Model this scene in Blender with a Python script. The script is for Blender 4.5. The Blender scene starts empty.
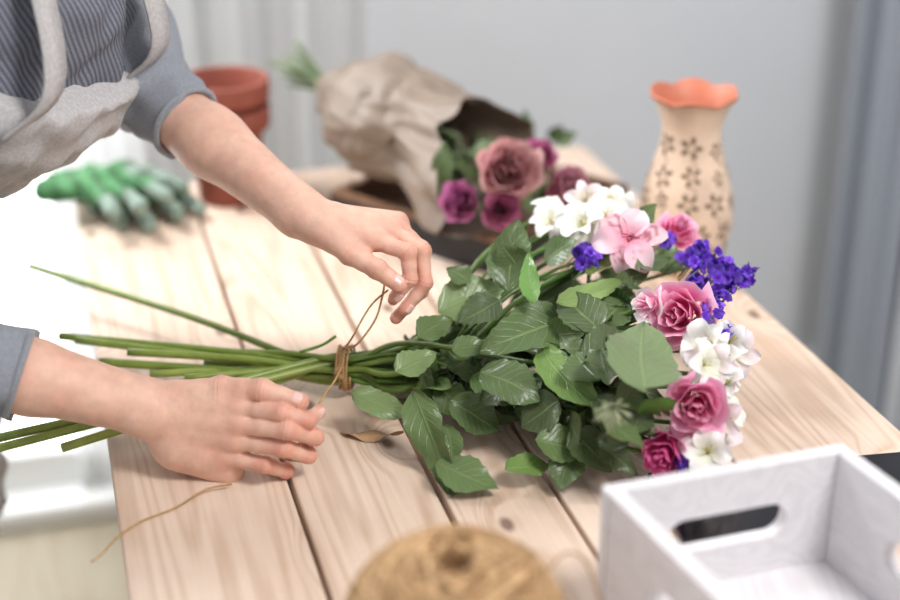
import bpy, math, random
import numpy as np
from mathutils import Vector, Matrix, noise
random.seed(7); np.random.seed(7)
scene=bpy.context.scene
scene.view_settings.view_transform='Standard'
scene.view_settings.exposure=0.12
F=1500.0; PITCH=math.atan(683/1500.0); CZ=1.57
sp,cp=math.sin(PITCH),math.cos(PITCH)
TZ=0.75
def W(u,v,d):
    a=(u-450)/F*d; b=(300-v)/F*d
    return Vector((a,cp*d+sp*b,CZ-sp*d+cp*b))
def T(u,v,z=TZ):
    return W(u,v,(z-CZ)/(-sp+cp*(300-v)/F))
RZ=math.atan2(457,1648)
DX,DY=Vector((math.cos(RZ),math.sin(RZ),0)),Vector((-math.sin(RZ),math.cos(RZ),0))
def TN(n,s,z=TZ): return DX*n+DY*s+Vector((0,0,z))
def lin(c):
    r=[]
    for x in c[:3]:
        x=x/255.0
        r.append(x/12.92 if x<=.04045 else ((x+.055)/1.055)**2.4)
    return tuple(r)
def L4(c): return (*lin(c),1)
# ---------------------------------------------------------------- materials
def nodes(name):
    m=bpy.data.materials.new(name); m.use_nodes=True
    nt=m.node_tree; b=nt.nodes['Principled BSDF']
    return m,nt,b
def mat(name,col=(200,200,200),rough=.6,nscale=0,namt=.15,bscale=0,bamt=.2,bdist=.002,attr=False,sss=0,metal=0,trans=0,sheen=0,coat=0,stretch=(1,1,1)):
    m,nt,b=nodes(name); N=nt.nodes; Lk=nt.links
    b.inputs['Roughness'].default_value=rough
    b.inputs['Metallic'].default_value=metal
    if sheen: b.inputs['Sheen Weight'].default_value=sheen
    if coat: b.inputs['Coat Weight'].default_value=coat
    if attr:
        a=N.new('ShaderNodeAttribute'); a.attribute_name='Col'; src=a.outputs['Color']
    else:
        r=N.new('ShaderNodeRGB'); r.outputs[0].default_value=L4(col); src=r.outputs[0]
    tc=N.new('ShaderNodeTexCoord'); mp=N.new('ShaderNodeMapping'); mp.inputs['Scale'].default_value=stretch
    Lk.new(tc.outputs['Object'],mp.inputs['Vector'])
    if nscale:
        n=N.new('ShaderNodeTexNoise'); n.inputs['Scale'].default_value=nscale; n.inputs['Detail'].default_value=5
        Lk.new(mp.outputs[0],n.inputs['Vector'])
        mr=N.new('ShaderNodeMapRange'); mr.inputs['From Min'].default_value=.3; mr.inputs['From Max'].default_value=.7
        mr.inputs['To Min'].default_value=1-namt; mr.inputs['To Max'].default_value=1+namt
        Lk.new(n.outputs['Fac'],mr.inputs['Value'])
        vm=N.new('ShaderNodeVectorMath'); vm.operation='SCALE'
        Lk.new(src,vm.inputs[0]); Lk.new(mr.outputs[0],vm.inputs['Scale']); src=vm.outputs[0]
    Lk.new(src,b.inputs['Base Color'])
    if bscale:
        n=N.new('ShaderNodeTexNoise'); n.inputs['Scale'].default_value=bscale; n.inputs['Detail'].default_value=4
        Lk.new(mp.outputs[0],n.inputs['Vector'])
        bp=N.new('ShaderNodeBump'); bp.inputs['Strength'].default_value=bamt; bp.inputs['Distance'].default_value=bdist
        Lk.new(n.outputs['Fac'],bp.inputs['Height']); Lk.new(bp.outputs[0],b.inputs['Normal'])
    if sss:
        b.inputs['Subsurface Weight'].default_value=sss
        b.inputs['Subsurface Radius'].default_value=(1,.35,.2); b.inputs['Subsurface Scale'].default_value=.005
    if trans:
        tr=N.new('ShaderNodeBsdfTranslucent'); Lk.new(src,tr.inputs['Color'])
        mx=N.new('ShaderNodeMixShader'); mx.inputs[0].default_value=trans
        Lk.new(b.outputs[0],mx.inputs[1]); Lk.new(tr.outputs[0],mx.inputs[2])
        Lk.new(mx.outputs[0],N['Material Output'].inputs[0])
    return m
def emit(name,col,s):
    m,nt,b=nodes(name)
    b.inputs['Base Color'].default_value=L4(col)
    b.inputs['Emission Color'].default_value=L4(col); b.inputs['Emission Strength'].default_value=s
    return m
def math_(nt,op,a,b=None,c=None):
    n=nt.nodes.new('ShaderNodeMath'); n.operation=op
    for i,x in enumerate((a,b,c)):
        if x is None: continue
        if isinstance(x,(int,float)): n.inputs[i].default_value=x
        else: nt.links.new(x,n.inputs[i])
    return n.outputs[0]
def wood(name,light,dark,knot,xs=1.0,knots=True,rough=.6,contrast=1.0):
    m,nt,b=nodes(name); N=nt.nodes; Lk=nt.links
    tc=N.new('ShaderNodeTexCoord'); oi=N.new('ShaderNodeObjectInfo')
    sx=N.new('ShaderNodeSeparateXYZ'); Lk.new(tc.outputs['Object'],sx.inputs[0])
    off=math_(nt,'MULTIPLY',oi.outputs['Random'],9.0)
    y=math_(nt,'ADD',sx.outputs['Y'],off)
    cb=N.new('ShaderNodeCombineXYZ')
    Lk.new(math_(nt,'MULTIPLY',sx.outputs['X'],6.5),cb.inputs[0]); Lk.new(math_(nt,'MULTIPLY',y,3.4),cb.inputs[1])
    vor=N.new('ShaderNodeTexVoronoi'); vor.inputs['Scale'].default_value=1.0; vor.inputs['Randomness'].default_value=.95
    vor.voronoi_dimensions='2D'
    Lk.new(cb.outputs[0],vor.inputs['Vector'])
    dist=vor.outputs['Distance']
    kn=N.new('ShaderNodeMapRange'); kn.inputs['From Min'].default_value=.025; kn.inputs['From Max'].default_value=.06
    kn.inputs['To Min'].default_value=1; kn.inputs['To Max'].default_value=0; Lk.new(dist,kn.inputs['Value'])
    bend=N.new('ShaderNodeMapRange'); bend.inputs['From Min'].default_value=0; bend.inputs['From Max'].default_value=.28
    bend.inputs['To Min'].default_value=.10 if knots else 0; bend.inputs['To Max'].default_value=0; bend.interpolation_type='SMOOTHSTEP'
    Lk.new(dist,bend.inputs['Value'])
    c2=N.new('ShaderNodeCombineXYZ')
    Lk.new(math_(nt,'ADD',math_(nt,'MULTIPLY',sx.outputs['X'],11*xs),math_(nt,'MULTIPLY',bend.outputs[0],5.0)),c2.inputs[0])
    Lk.new(math_(nt,'MULTIPLY',y,.55),c2.inputs[1]); Lk.new(math_(nt,'MULTIPLY',sx.outputs['Z'],11*xs),c2.inputs[2])
    n1=N.new('ShaderNodeTexNoise'); n1.inputs['Scale'].default_value=1; n1.inputs['Detail'].default_value=2.5; Lk.new(c2.outputs[0],n1.inputs['Vector'])
    ring=math_(nt,'SINE',math_(nt,'MULTIPLY',n1.outputs['Fac'],95.0))
    ring=math_(nt,'POWER',math_(nt,'MULTIPLY_ADD',ring,.5,.5),2.0)
    c3=N.new('ShaderNodeCombineXYZ'); Lk.new(math_(nt,'MULTIPLY',sx.outputs['X'],220.0),c3.inputs[0]); Lk.new(math_(nt,'MULTIPLY',y,6.0),c3.inputs[1]); Lk.new(math_(nt,'MULTIPLY',sx.outputs['Z'],220.0),c3.inputs[2])
    n2=N.new('ShaderNodeTexNoise'); n2.inputs['Scale'].default_value=1; n2.inputs['Detail'].default_value=4; Lk.new(c3.outputs[0],n2.inputs['Vector'])
    n3=N.new('ShaderNodeTexNoise'); n3.inputs['Scale'].default_value=7; n3.inputs['Detail'].default_value=4; Lk.new(tc.outputs['Object'],n3.inputs['Vector'])
    f=math_(nt,'ADD',math_(nt,'MULTIPLY',ring,.36*contrast),math_(nt,'MULTIPLY',n2.outputs['Fac'],.55*contrast))
    f=math_(nt,'ADD',f,math_(nt,'MULTIPLY',math_(nt,'SUBTRACT',oi.outputs['Random'],.5),.35*contrast))
    f=math_(nt,'ADD',f,math_(nt,'MULTIPLY',math_(nt,'SUBTRACT',n3.outputs['Fac'],.5),.9*contrast))
    mx=N.new('ShaderNodeMix'); mx.data_type='RGBA'; mx.inputs['A'].default_value=L4(light); mx.inputs['B'].default_value=L4(dark); mx.clamp_factor=True
    Lk.new(f,mx.inputs['Factor'])
    out=mx.outputs['Result']
    if knots:
        m2=N.new('ShaderNodeMix'); m2.data_type='RGBA'; m2.inputs['B'].default_value=L4(knot)
        Lk.new(math_(nt,'MULTIPLY',kn.outputs[0],.8),m2.inputs['Factor']); Lk.new(out,m2.inputs['A']); out=m2.outputs['Result']
    Lk.new(out,b.inputs['Base Color']); b.inputs['Roughness'].default_value=rough
    bp=N.new('ShaderNodeBump'); bp.inputs['Strength'].default_value=.3; bp.inputs['Distance'].default_value=.001
    Lk.new(n2.outputs['Fac'],bp.inputs['Height']); Lk.new(bp.outputs[0],b.inputs['Normal'])
    return m
def leafmat(name):
    m,nt,b=nodes(name); N=nt.nodes; Lk=nt.links
    a=N.new('ShaderNodeAttribute'); a.attribute_name='Col'
    q=N.new('ShaderNodeAttribute'); q.attribute_name='LUV'
    s=N.new('ShaderNodeSeparateXYZ'); Lk.new(q.outputs['Vector'],s.inputs[0])
    ab=math_(nt,'ABSOLUTE',math_(nt,'SUBTRACT',s.outputs['Y'],.5))
    st=math_(nt,'SINE',math_(nt,'MULTIPLY',math_(nt,'SUBTRACT',s.outputs['X'],math_(nt,'MULTIPLY',ab,.55)),52.0))
    vein=math_(nt,'POWER',math_(nt,'MAXIMUM',st,0.0),12.0)
    mid=N.new('ShaderNodeMapRange'); mid.inputs['From Min'].default_value=.012; mid.inputs['From Max'].default_value=.035
    mid.inputs['To Min'].default_value=1; mid.inputs['To Max'].default_value=0; Lk.new(ab,mid.inputs['Value'])
    tot=math_(nt,'MAXIMUM',math_(nt,'MULTIPLY',vein,.32),math_(nt,'MULTIPLY',mid.outputs[0],.75))
    mx=N.new('ShaderNodeMix'); mx.data_type='RGBA'; mx.inputs['B'].default_value=L4((160,180,115))
    Lk.new(math_(nt,'MULTIPLY',tot,.5),mx.inputs['Factor']); Lk.new(a.outputs['Color'],mx.inputs['A'])
    g=N.new('ShaderNodeNewGeometry')
    m2=N.new('ShaderNodeMix'); m2.data_type='RGBA'; m2.inputs['B'].default_value=L4((128,144,96))
    Lk.new(math_(nt,'MULTIPLY',g.outputs['Backfacing'],.35),m2.inputs['Factor']); Lk.new(mx.outputs['Result'],m2.inputs['A'])
    Lk.new(m2.outputs['Result'],b.inputs['Base Color']); b.inputs['Roughness'].default_value=.33
    b.inputs['Specular IOR Level'].default_value=.42
    tc=N.new('ShaderNodeTexCoord'); nn=N.new('ShaderNodeTexNoise'); nn.inputs['Scale'].default_value=90; Lk.new(tc.outputs['Object'],nn.inputs['Vector'])
    bp=N.new('ShaderNodeBump'); bp.invert=True; bp.inputs['Strength'].default_value=.6; bp.inputs['Distance'].default_value=.0018
    Lk.new(math_(nt,'ADD',tot,nn.outputs['Fac']),bp.inputs['Height']); Lk.new(bp.outputs[0],b.inputs['Normal'])
    tr=N.new('ShaderNodeBsdfTranslucent'); Lk.new(m2.outputs['Result'],tr.inputs['Color'])
    ms=N.new('ShaderNodeMixShader'); ms.inputs[0].default_value=.15
    Lk.new(b.outputs[0],ms.inputs[1]); Lk.new(tr.outputs[0],ms.inputs[2]); Lk.new(ms.outputs[0],N['Material Output'].inputs[0])
    return m
def skinmat():
    m=mat('skin',attr=True,rough=.46,nscale=70,namt=.09,sss=.12); nt=m.node_tree; N=nt.nodes; Lk=nt.links; b=N['Principled BSDF']
    tc=N.new('ShaderNodeTexCoord')
    v=N.new('ShaderNodeTexVoronoi'); v.feature='DISTANCE_TO_EDGE'; v.inputs['Scale'].default_value=520; Lk.new(tc.outputs['Object'],v.inputs['Vector'])
    n=N.new('ShaderNodeTexNoise'); n.inputs['Scale'].default_value=150; n.inputs['Detail'].default_value=5; Lk.new(tc.outputs['Object'],n.inputs['Vector'])
    h=math_(nt,'ADD',math_(nt,'MULTIPLY',math_(nt,'MINIMUM',v.outputs['Distance'],.12),2.2),math_(nt,'MULTIPLY',n.outputs['Fac'],1.0))
    bp=N.new('ShaderNodeBump'); bp.inputs['Strength'].default_value=.55; bp.inputs['Distance'].default_value=.0011
    Lk.new(h,bp.inputs['Height']); Lk.new(bp.outputs[0],b.inputs['Normal'])
    return m
M_skin=skinmat()
M_nail=mat('nail',(234,190,178),rough=.22,coat=.3)
M_sleeve=mat('heather_knit',(138,141,148),rough=.95,nscale=700,namt=.28,bscale=900,bamt=.5,bdist=.001,sheen=.3)
M_apron=mat('linen',(186,182,182),rough=.9,nscale=260,namt=.14,bscale=500,bamt=.5,bdist=.001)
M_trouser=mat('trouser_cloth',(105,108,115),rough=.9,nscale=200,namt=.1)
M_leaf=leafmat('leaf_green')
M_petal=mat('petals',attr=True,rough=.55,nscale=90,namt=.06,trans=.3,bscale=160,bamt=.3,bdist=.001)
M_stem=mat('stem_green',attr=True,rough=.36,nscale=70,namt=.14)
M_twine=mat('jute_twine',(176,140,96),rough=.95,nscale=400,namt=.3,bscale=500,bamt=.8,bdist=.001)
M_twball=mat('jute_twine_ball',attr=True,rough=.95,nscale=120,namt=.3,bscale=500,bamt=.8,bdist=.001)
M_kraft=mat('kraft_paper',(134,118,104),rough=.55,nscale=10,namt=.10,bscale=12,bamt=.6,bdist=.010)
M_table=wood('pine_planks',(232,211,193),(188,157,133),(98,68,52))
M_tablex=wood('pine_side',(215,190,165),(170,135,108),(95,58,38))
M_crate=wood('whitewashed_wood',(228,225,227),(196,190,194),(150,140,140),knots=False,contrast=.7)
M_trayin=wood('tray_wood',(140,104,78),(96,68,50),(60,40,30),knots=False)
M_traydark=mat('tray_black',(34,33,38),rough=.5)
M_terra=mat('terracotta',(142,74,58),rough=.75,nscale=25,namt=.14)
M_terra2=mat('terracotta_inner',(198,118,90),rough=.5,nscale=30,namt=.08)
M_vase=mat('vase_clay',(224,196,172),rough=.5,nscale=24,namt=.12,bscale=60,bamt=.3)
M_deco=mat('vase_decoration',(122,96,74),rough=.6,nscale=500,namt=.4)
M_glove=mat('glove_fabric',attr=True,rough=.8,nscale=90,namt=.25,bscale=160,bamt=.6,bdist=.003)
M_black=mat('black_glass',(24,22,28),rough=.15)
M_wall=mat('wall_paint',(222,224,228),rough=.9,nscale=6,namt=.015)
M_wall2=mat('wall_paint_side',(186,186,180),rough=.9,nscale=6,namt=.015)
M_white=mat('white_paint',(240,240,238),rough=.5)
M_floor=wood('floor_boards',(168,158,138),(146,134,112),(120,90,60),knots=False)
M_curtain=mat('sheer_curtain',(232,233,233),rough=.9,trans=.35)
M_curtb=mat('grey_curtain',(162,168,178),rough=.95,nscale=300,namt=.06,trans=.1)
M_curtc=mat('light_curtain',(202,205,211),rough=.95,nscale=300,namt=.05,trans=.2)
M_glass=emit('window_daylight',(250,252,255),2.5)
# ---------------------------------------------------------------- mesh helpers
def obj(name,me,parent=None,loc=None):
    o=bpy.data.objects.new(name,me); scene.collection.objects.link(o)
    if parent: o.parent=parent
    return o
def empty(name,loc=(0,0,0),rz=0):
    e=bpy.data.objects.new(name,None); scene.collection.objects.link(e); e.location=loc; e.rotation_euler=(0,0,rz); e.empty_display_size=.05
    return e
class MB:
    def __init__(s): s.v=[];s.f=[];s.c=[];s.uv=[];s.m=[]
    def add(s,v,f,col=(1,1,1),uv=None,mi=0):
        o=len(s.v); s.v+=[tuple(x) for x in v]; s.f+=[tuple(i+o for i in q) for q in f]; s.m+=[mi]*len(f)
        if isinstance(col,list): s.c+=col
        else: s.c+=[col]*len(v)
        s.uv+= uv if uv else [(0,0,0)]*len(v)
    def clampz(s,z0):
        s.v=[(x,y,max(z,z0)) for x,y,z in s.v]
    def grid(s,fn,nu,nv,col=(1,1,1),mi=0,closeu=False):
        vs=[];uv=[];cs=[]
        for i in range(nu):
            for j in range(nv):
                a,b=i/(nu-1),j/(nv-1)
                vs.append(fn(a,b)); uv.append((a,b,0)); cs.append(col(a,b) if callable(col) else col)
        f=[(i*nv+j,(i+1)*nv+j,(i+1)*nv+j+1,i*nv+j+1) for i in range(nu-1) for j in range(nv-1)]
        s.add(vs,f,cs,uv,mi)
    def tube(s,pts,r,col=(1,1,1),n=8,sub=5,mi=0):
        P=crom(pts,sub) if sub>1 else [Vector(p) for p in pts]
        m=len(P); vs=[];cs=[]
        t=(P[1]-P[0]).normalized(); up=Vector((0,0,1)) if abs(t.z)<.9 else Vector((1,0,0))
        x=t.cross(up).normalized()
        for i,p in enumerate(P):
            t=(P[min(i+1,m-1)]-P[max(i-1,0)])
            if t.length<1e-9: t=Vector((1,0,0))
            t.normalize(); x=(x-t*x.dot(t))
            if x.length<1e-6: x=t.orthogonal()
            x.normalize(); y=t.cross(x)
            rr=r(i/(m-1)) if callable(r) else r
            cc=col(i/(m-1)) if callable(col) else col
            for k in range(n):
                a=2*math.pi*k/n; vs.append(p+x*math.cos(a)*rr+y*math.sin(a)*rr); cs.append(cc)
        f=[(i*n+k,i*n+(k+1)%n,(i+1)*n+(k+1)%n,(i+1)*n+k) for i in range(m-1) for k in range(n)]
        f.append(tuple(range(n-1,-1,-1))); f.append(tuple((m-1)*n+k for k in range(n)))
        s.add(vs,f,cs,None,mi)
    def out(s,name,mats,parent=None,smooth=True,bevel=0):
        me=bpy.data.meshes.new(name); me.from_pydata(s.v,[],s.f); me.update()
        if not isinstance(mats,(list,tuple)): mats=[mats]
        for m in mats: me.materials.append(m)
        me.polygons.foreach_set('material_index',s.m)
        me.polygons.foreach_set('use_smooth',[smooth]*len(s.f))
        a=me.color_attributes.new('Col','FLOAT_COLOR','POINT'); a.data.foreach_set('color',[x for c in s.c for x in (*c[:3],1.0)])
        b=me.attributes.new('LUV','FLOAT_VECTOR','POINT'); b.data.foreach_set('vector',[x for c in s.uv for x in c])
        o=obj(name,me,parent)
        if bevel:
            md=o.modifiers.new('bevel','BEVEL'); md.width=bevel; md.segments=2
        return o
def crom(pts,sub):
    P=[Vector(p) for p in pts]; P=[P[0]*2-P[1]]+P+[P[-1]*2-P[-2]]; o=[]
    for i in range(1,len(P)-2):
        a,b,c,d=P[i-1:i+3]
        for k in range(sub):
            t=k/sub
            o.append(.5*((2*b)+(c-a)*t+(2*a-5*b+4*c-d)*t*t+(3*b-a-3*c+d)*t**3))
    o.append(P[-2]); return o
def frame(z):
    z=Vector(z).normalized(); x=z.orthogonal().normalized(); return x,z.cross(x),z
def lathe(mb,c,prof,n=48,col=(1,1,1),mi=0,mod=None,sub=4):
    P=crom([(r,0,z) for r,z in prof],sub) if sub>1 else [Vector((r,0,z)) for r,z in prof]
    vs=[]
    for p in P:
        for k in range(n):
            a=2*math.pi*k/n; r=p.x; z=p.z
            if mod: r,z=mod(r,z,a)
            vs.append(Vector(c)+Vector((r*math.cos(a),r*math.sin(a),z)))
    f=[(i*n+k,i*n+(k+1)%n,(i+1)*n+(k+1)%n,(i+1)*n+k) for i in range(len(P)-1) for k in range(n)]
    mb.add(vs,f,col,None,mi)
# ---------------------------------------------------------------- SDF modelling
def cap(p,a,b,ra,rb):
    a=np.array(a);b=np.array(b);ba=b-a
    h=np.clip(((p-a)@ba)/max(ba@ba,1e-12),0,1)
    return np.linalg.norm(p-a-h[:,None]*ba,axis=1)-(ra+(rb-ra)*h)
def ell(p,c,axes,r):
    A=np.array([list(x) for x in axes]); q=(p-np.array(c))@A.T; r=np.array(r)
    k0=np.linalg.norm(q/r,axis=1); k1=np.linalg.norm(q/(r*r),axis=1)+1e-9
    return k0*(k0-1)/k1
def smin(a,b,k):
    h=np.maximum(k-np.abs(a-b),0)/k
    return np.minimum(a,b)-h*h*k*.25
def chain(p,pts,rs,k=.003):
    d=None
    for i in range(len(pts)-1):
        e=cap(p,pts[i],pts[i+1],rs[i],rs[i+1]); d=e if d is None else smin(d,e,k)
    return d
def snets(f,lo,hi,h,it=2):
    lo=np.array(lo,float);hi=np.array(hi,float); C=4
    nb=np.ceil((hi-lo)/(h*C)).astype(int)+1; nn=nb*C
    ax=[lo[i]+h*C*(np.arange(nb[i])+.5)-h*.5 for i in range(3)]
    G=np.stack(np.meshgrid(*ax,indexing='ij'),-1).reshape(-1,3)
    Dc=f(G).reshape(nb)
    D=np.repeat(np.repeat(np.repeat(Dc,C,0),C,1),C,2)
    m=np.argwhere(np.abs(D)<h*C*1.6)
    D[m[:,0],m[:,1],m[:,2]]=f(lo+h*m)
    ins=D<0
    c=np.zeros(nn-1,np.int8)
    offs=[(x,y,z) for x in(0,1) for y in(0,1) for z in(0,1)]
    for x,y,z in offs: c+=ins[x:nn[0]-1+x,y:nn[1]-1+y,z:nn[2]-1+z]
    act=(c>0)&(c<8); idx=-np.ones(act.shape,int); I,J,K=np.nonzero(act); idx[act]=np.arange(len(I))
    S=np.zeros((len(I),3));Cn=np.zeros(len(I))
    for a in offs:
        for b in offs:
            if sum(abs(a[q]-b[q]) for q in range(3))==1 and a<b:
                va=D[I+a[0],J+a[1],K+a[2]];vb=D[I+b[0],J+b[1],K+b[2]]
                mm=(va<0)!=(vb<0); t=np.where(mm,va/np.where(mm,va-vb,1),0)
                S+=(np.array(a)+t[:,None]*(np.array(b)-np.array(a)))*mm[:,None];Cn+=mm
    V=lo+h*(np.stack([I,J,K],1)+S/Cn[:,None])
    Fs=[]
    def addq(q,keep):
        q=np.stack(q,1); q=np.where(keep[:,None],q,q[:,::-1]); Fs.append(q[(q>=0).all(1)])
    i,j,k=np.nonzero(ins[:-1,1:-1,1:-1]!=ins[1:,1:-1,1:-1]);j=j+1;k=k+1
    addq([idx[i,j-1,k-1],idx[i,j,k-1],idx[i,j,k],idx[i,j-1,k]],ins[i,j,k])
    i,j,k=np.nonzero(ins[1:-1,:-1,1:-1]!=ins[1:-1,1:,1:-1]);i=i+1;k=k+1
    addq([idx[i-1,j,k-1],idx[i-1,j,k],idx[i,j,k],idx[i,j,k-1]],ins[i,j,k])
    i,j,k=np.nonzero(ins[1:-1,1:-1,:-1]!=ins[1:-1,1:-1,1:]);i=i+1;j=j+1
    addq([idx[i-1,j-1,k],idx[i,j-1,k],idx[i,j,k],idx[i-1,j,k]],ins[i,j,k])
    Fq=np.concatenate(Fs)
    e=h*.3
    for _ in range(it):
        d=f(V); g=np.stack([f(V+np.eye(3)[q]*e)-f(V-np.eye(3)[q]*e) for q in range(3)],1)/(2*e)
        gg=(g*g).sum(1)+1e-6
        V=V-np.clip(d/gg,-h*.7,h*.7)[:,None]*g*.9
    return V,Fq
def sdfobj(name,f,lo,hi,h,mat_,parent,colf=None,filt=None):
    V,Fq=snets(f,lo,hi,h)
    me=bpy.data.meshes.new(name); me.from_pydata(V.tolist(),[],Fq.tolist()); me.update()
    me.polygons.foreach_set('use_smooth',[True]*len(me.polygons)); me.materials.append(mat_)
    if colf is not None:
        a=me.color_attributes.new('Col','FLOAT_COLOR','POINT'); cc=colf(V)
        a.data.foreach_set('color',np.concatenate([cc,np.ones((len(V),1))],1).astype(np.float32).ravel())
    return obj(name,me,parent)
def bounds(pts,pad):
    A=np.array([list(p) for p in pts]); return A.min(0)-pad,A.max(0)+pad
# ================================================================ ROOM
SB=2.66; NR=1.60
def tbox(name,n0,n1,s0,s1,z0,z1,m,bevel=0,parent=None):
    mb=MB(); vs=[Vector((x,y,z)) for x in(n0,n1) for y in(s0,s1) for z in(z0,z1)]
    mb.add(vs,[(0,1,3,2),(4,6,7,5),(0,4,5,1),(2,3,7,6),(0,2,6,4),(1,5,7,3)])
    o=mb.out(name,m,parent,smooth=False,bevel=bevel)
    if not parent: o.rotation_euler=(0,0,RZ)
    return o
tbox('floor',-2.2,NR+.1,-.6,SB+.1,-.05,0,M_floor)
tbox('wall_back',.16,NR+.1,SB,SB+.1,0,2.6,M_wall)
tbox('wall_back_upper',-2.2,.16,SB,SB+.1,2.3,2.6,M_wall)
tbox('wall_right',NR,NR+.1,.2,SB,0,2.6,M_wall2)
tbox('baseboard_back',.16,NR,SB-.015,SB,0,.09,M_white)
win=empty('window_1',(0,0,0),RZ)
tbox('glass',-2.2,.16,SB+.02,SB+.03,.10,2.3,M_glass,parent=win)
tbox('bottom_rail',-2.2,.16,SB-.06,SB+.05,0,.12,M_white,parent=win,bevel=.01)
tbox('top_rail',-2.2,.16,SB-.02,SB+.05,2.2,2.3,M_white,parent=win)
for i,n in enumerate((-2.15,-1.1,.12)):
    tbox('mullion_%d'%i,n-.04,n+.04,SB-.02,SB+.05,.12,2.2,M_white,parent=win)
tbox('sill',-2.2,.16,SB-.14,SB-.06,0,.045,M_white,parent=win,bevel=.01)
def curtain(name,p0,p1,z0,z1,amp,freq,m,seed=0):
    mb=MB(); d=(p1-p0); L=d.length; d.normalize(); nrm=Vector((-d.y,d.x,0))
    def fn(a,b):
        x=a*L; w=math.sin(x*freq+seed)+.4*math.sin(x*freq*2.3+seed*2+b*.7)
        return p0+d*(x+.01*math.sin(b*3+x*9))+nrm*(amp*w*(1-.25*b))+Vector((0,0,z0+(z1-z0)*b))
    mb.grid(fn,int(L*160)+20,10)
    return mb.out(name,m)
curtain('sheer_curtain',TN(-.02,SB-.10,0),TN(.56,SB-.07,0),.02,2.3,.026,50,M_curtain)
curtain('grey_curtain',TN(NR-.06,SB-.08,0),TN(NR-.10,SB-.42,0),.02,2.4,.028,52,M_curtb,1)
curtain('light_curtain',TN(NR-.10,SB-.40,0),TN(NR-.10,.9,0),.02,2.4,.03,44,M_curtc,2)
# ================================================================ TABLE
table=empty('work_table',(0,0,0),RZ)
edges=[.021,.198,.343,.460,.662,.8685]; S0,S1=.70,2.29
for i in range(5):
    g=.0020 if i not in(1,2) else .0032
    tbox('plank_%d'%(i+1),edges[i]+(g if i else 0),edges[i+1]-(g if i<4 else 0),S0,S1+random.uniform(-.004,.004),TZ-.032,TZ,M_table,bevel=.0025,parent=table)
tbox('rail_front',.05,.84,S0+.06,S0+.085,TZ-.12,TZ-.033,M_tablex,parent=table)
tbox('rail_back',.05,.84,S1-.085,S1-.06,TZ-.12,TZ-.033,M_tablex,parent=table)
tbox('rail_left',.05,.075,S0+.086,S1-.086,TZ-.12,TZ-.033,M_tablex,parent=table)
tbox('rail_right',.815,.84,S0+.086,S1-.086,TZ-.12,TZ-.033,M_tablex,parent=table)
for i,(n,s) in enumerate(((.08,S0+.12),(.75,S0+.12),(.08,S1-.18),(.75,S1-.18))):
    tbox('leg_%d'%(i+1),n,n+.06,s,s+.06,0,TZ-.033,M_tablex,bevel=.003,parent=table)
# ================================================================ POTS
pots=empty('terracotta_pot_stack')
pc=T(230,198)
def pot(name,c,H=.15,R=.067,r=.046):
    mb=MB(); t=.005
    prof=[(0.001,0),(r-.003,0),(r,.003),(R-.010,H-.036),(R-.009,H-.034),(R,H-.033),(R+.001,H-.030),(R+.002,H-.003),(R,H),(R-t,H),(R-t-.001,H-.004),(R-t-.012,H-.04),(r-t,.008),(0.001,.008)]
    lathe(mb,c,prof,56,sub=1); return mb.out(name,M_terra,pots,bevel=0)
pot('lower_pot',pc); pot('upper_pot',pc+Vector((.001,0,.042)))
# ================================================================ VASE
vase=empty('ceramic_vase')
vc=T(682,268); vprof=[(.036,0),(.043,.006),(.056,.035),(.0625,.07),(.0625,.095),(.057,.125),(.048,.155),(.0415,.18),(.0395,.198),(.0415,.214),(.048,.232),(.056,.243)]
def scal(r,z,a):
    w=max(0,(z-.215)/.03)
    return r*(1+.08*w*abs(math.sin(a*3+.4))-.03*w),z+.006*w*abs(math.sin(a*3+.4))
mb=MB(); lathe(mb,vc,[(0.001,0)]+vprof,96,mi=0,mod=scal)
inner=[(.0565,.2435),(.0575,.2465),(.054,.2465),(.045,.232),(.038,.212),(.036,.198),(.038,.18),(.044,.155),(.058,.09),(.05,.03),(.001,.01)]
lathe(mb,vc,inner,96,mi=1,mod=scal)
mb.out('body',[M_vase,M_terra2],vase)
VP=crom([(r,0,z) for r,z in vprof],8)
def vr(z):
    for i in range(len(VP)-1):
        if VP[i].z<=z<=VP[i+1].z: 
            t=(z-VP[i].z)/max(1e-6,VP[i+1].z-VP[i].z); return VP[i].x*(1-t)+VP[i+1].x*t
    return .04
mb=MB()
rows=[(.040,.2),(.076,.75),(.111,.3),(.146,.9),(.182,.1)]
for ri,(z0,ph) in enumerate(rows):
    R0=vr(z0); nf=max(6,int(2*math.pi*R0/.036))
    for q in range(nf):
        th=2*math.pi*(q+ph)/nf; zz=z0+random.uniform(-.006,.006); rot=random.random()*6; sz=random.uniform(.0135,.0160)*(1 if q%3 else .75)
        for pt in range(5):
            a=rot+pt*2*math.pi/5+random.uniform(-.1,.1)
            vs=[]; n=14
            for k in range(n):
                b=2*math.pi*k/n; lx=sz*(.62+.38*math.cos(b)); ly=sz*.21*math.sin(b)*(1+.3*math.cos(b))
                x=lx*math.cos(a)-ly*math.sin(a); y=lx*math.sin(a)+ly*math.cos(a)
                z=min(.228,max(.004,zz+y)); rr=vr(z)+.0008; t=th+x/rr
                vs.append(vc+Vector((rr*math.cos(t),rr*math.sin(t),z)))
            mb.add(vs,[tuple(range(n))])
        pts=[]
        for k in range(5):
            x=sz*.5*math.sin(k*.5); z=max(.003,zz-sz*(.9+k*.2)); rr=vr(z)+.0004; t=th+x/rr; pts.append(vc+Vector((rr*math.cos(t),rr*math.sin(t),z)))
        mb.tube(pts,.0005,n=4,sub=1)
mb.out('painted_flowers',M_deco,vase)
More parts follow.
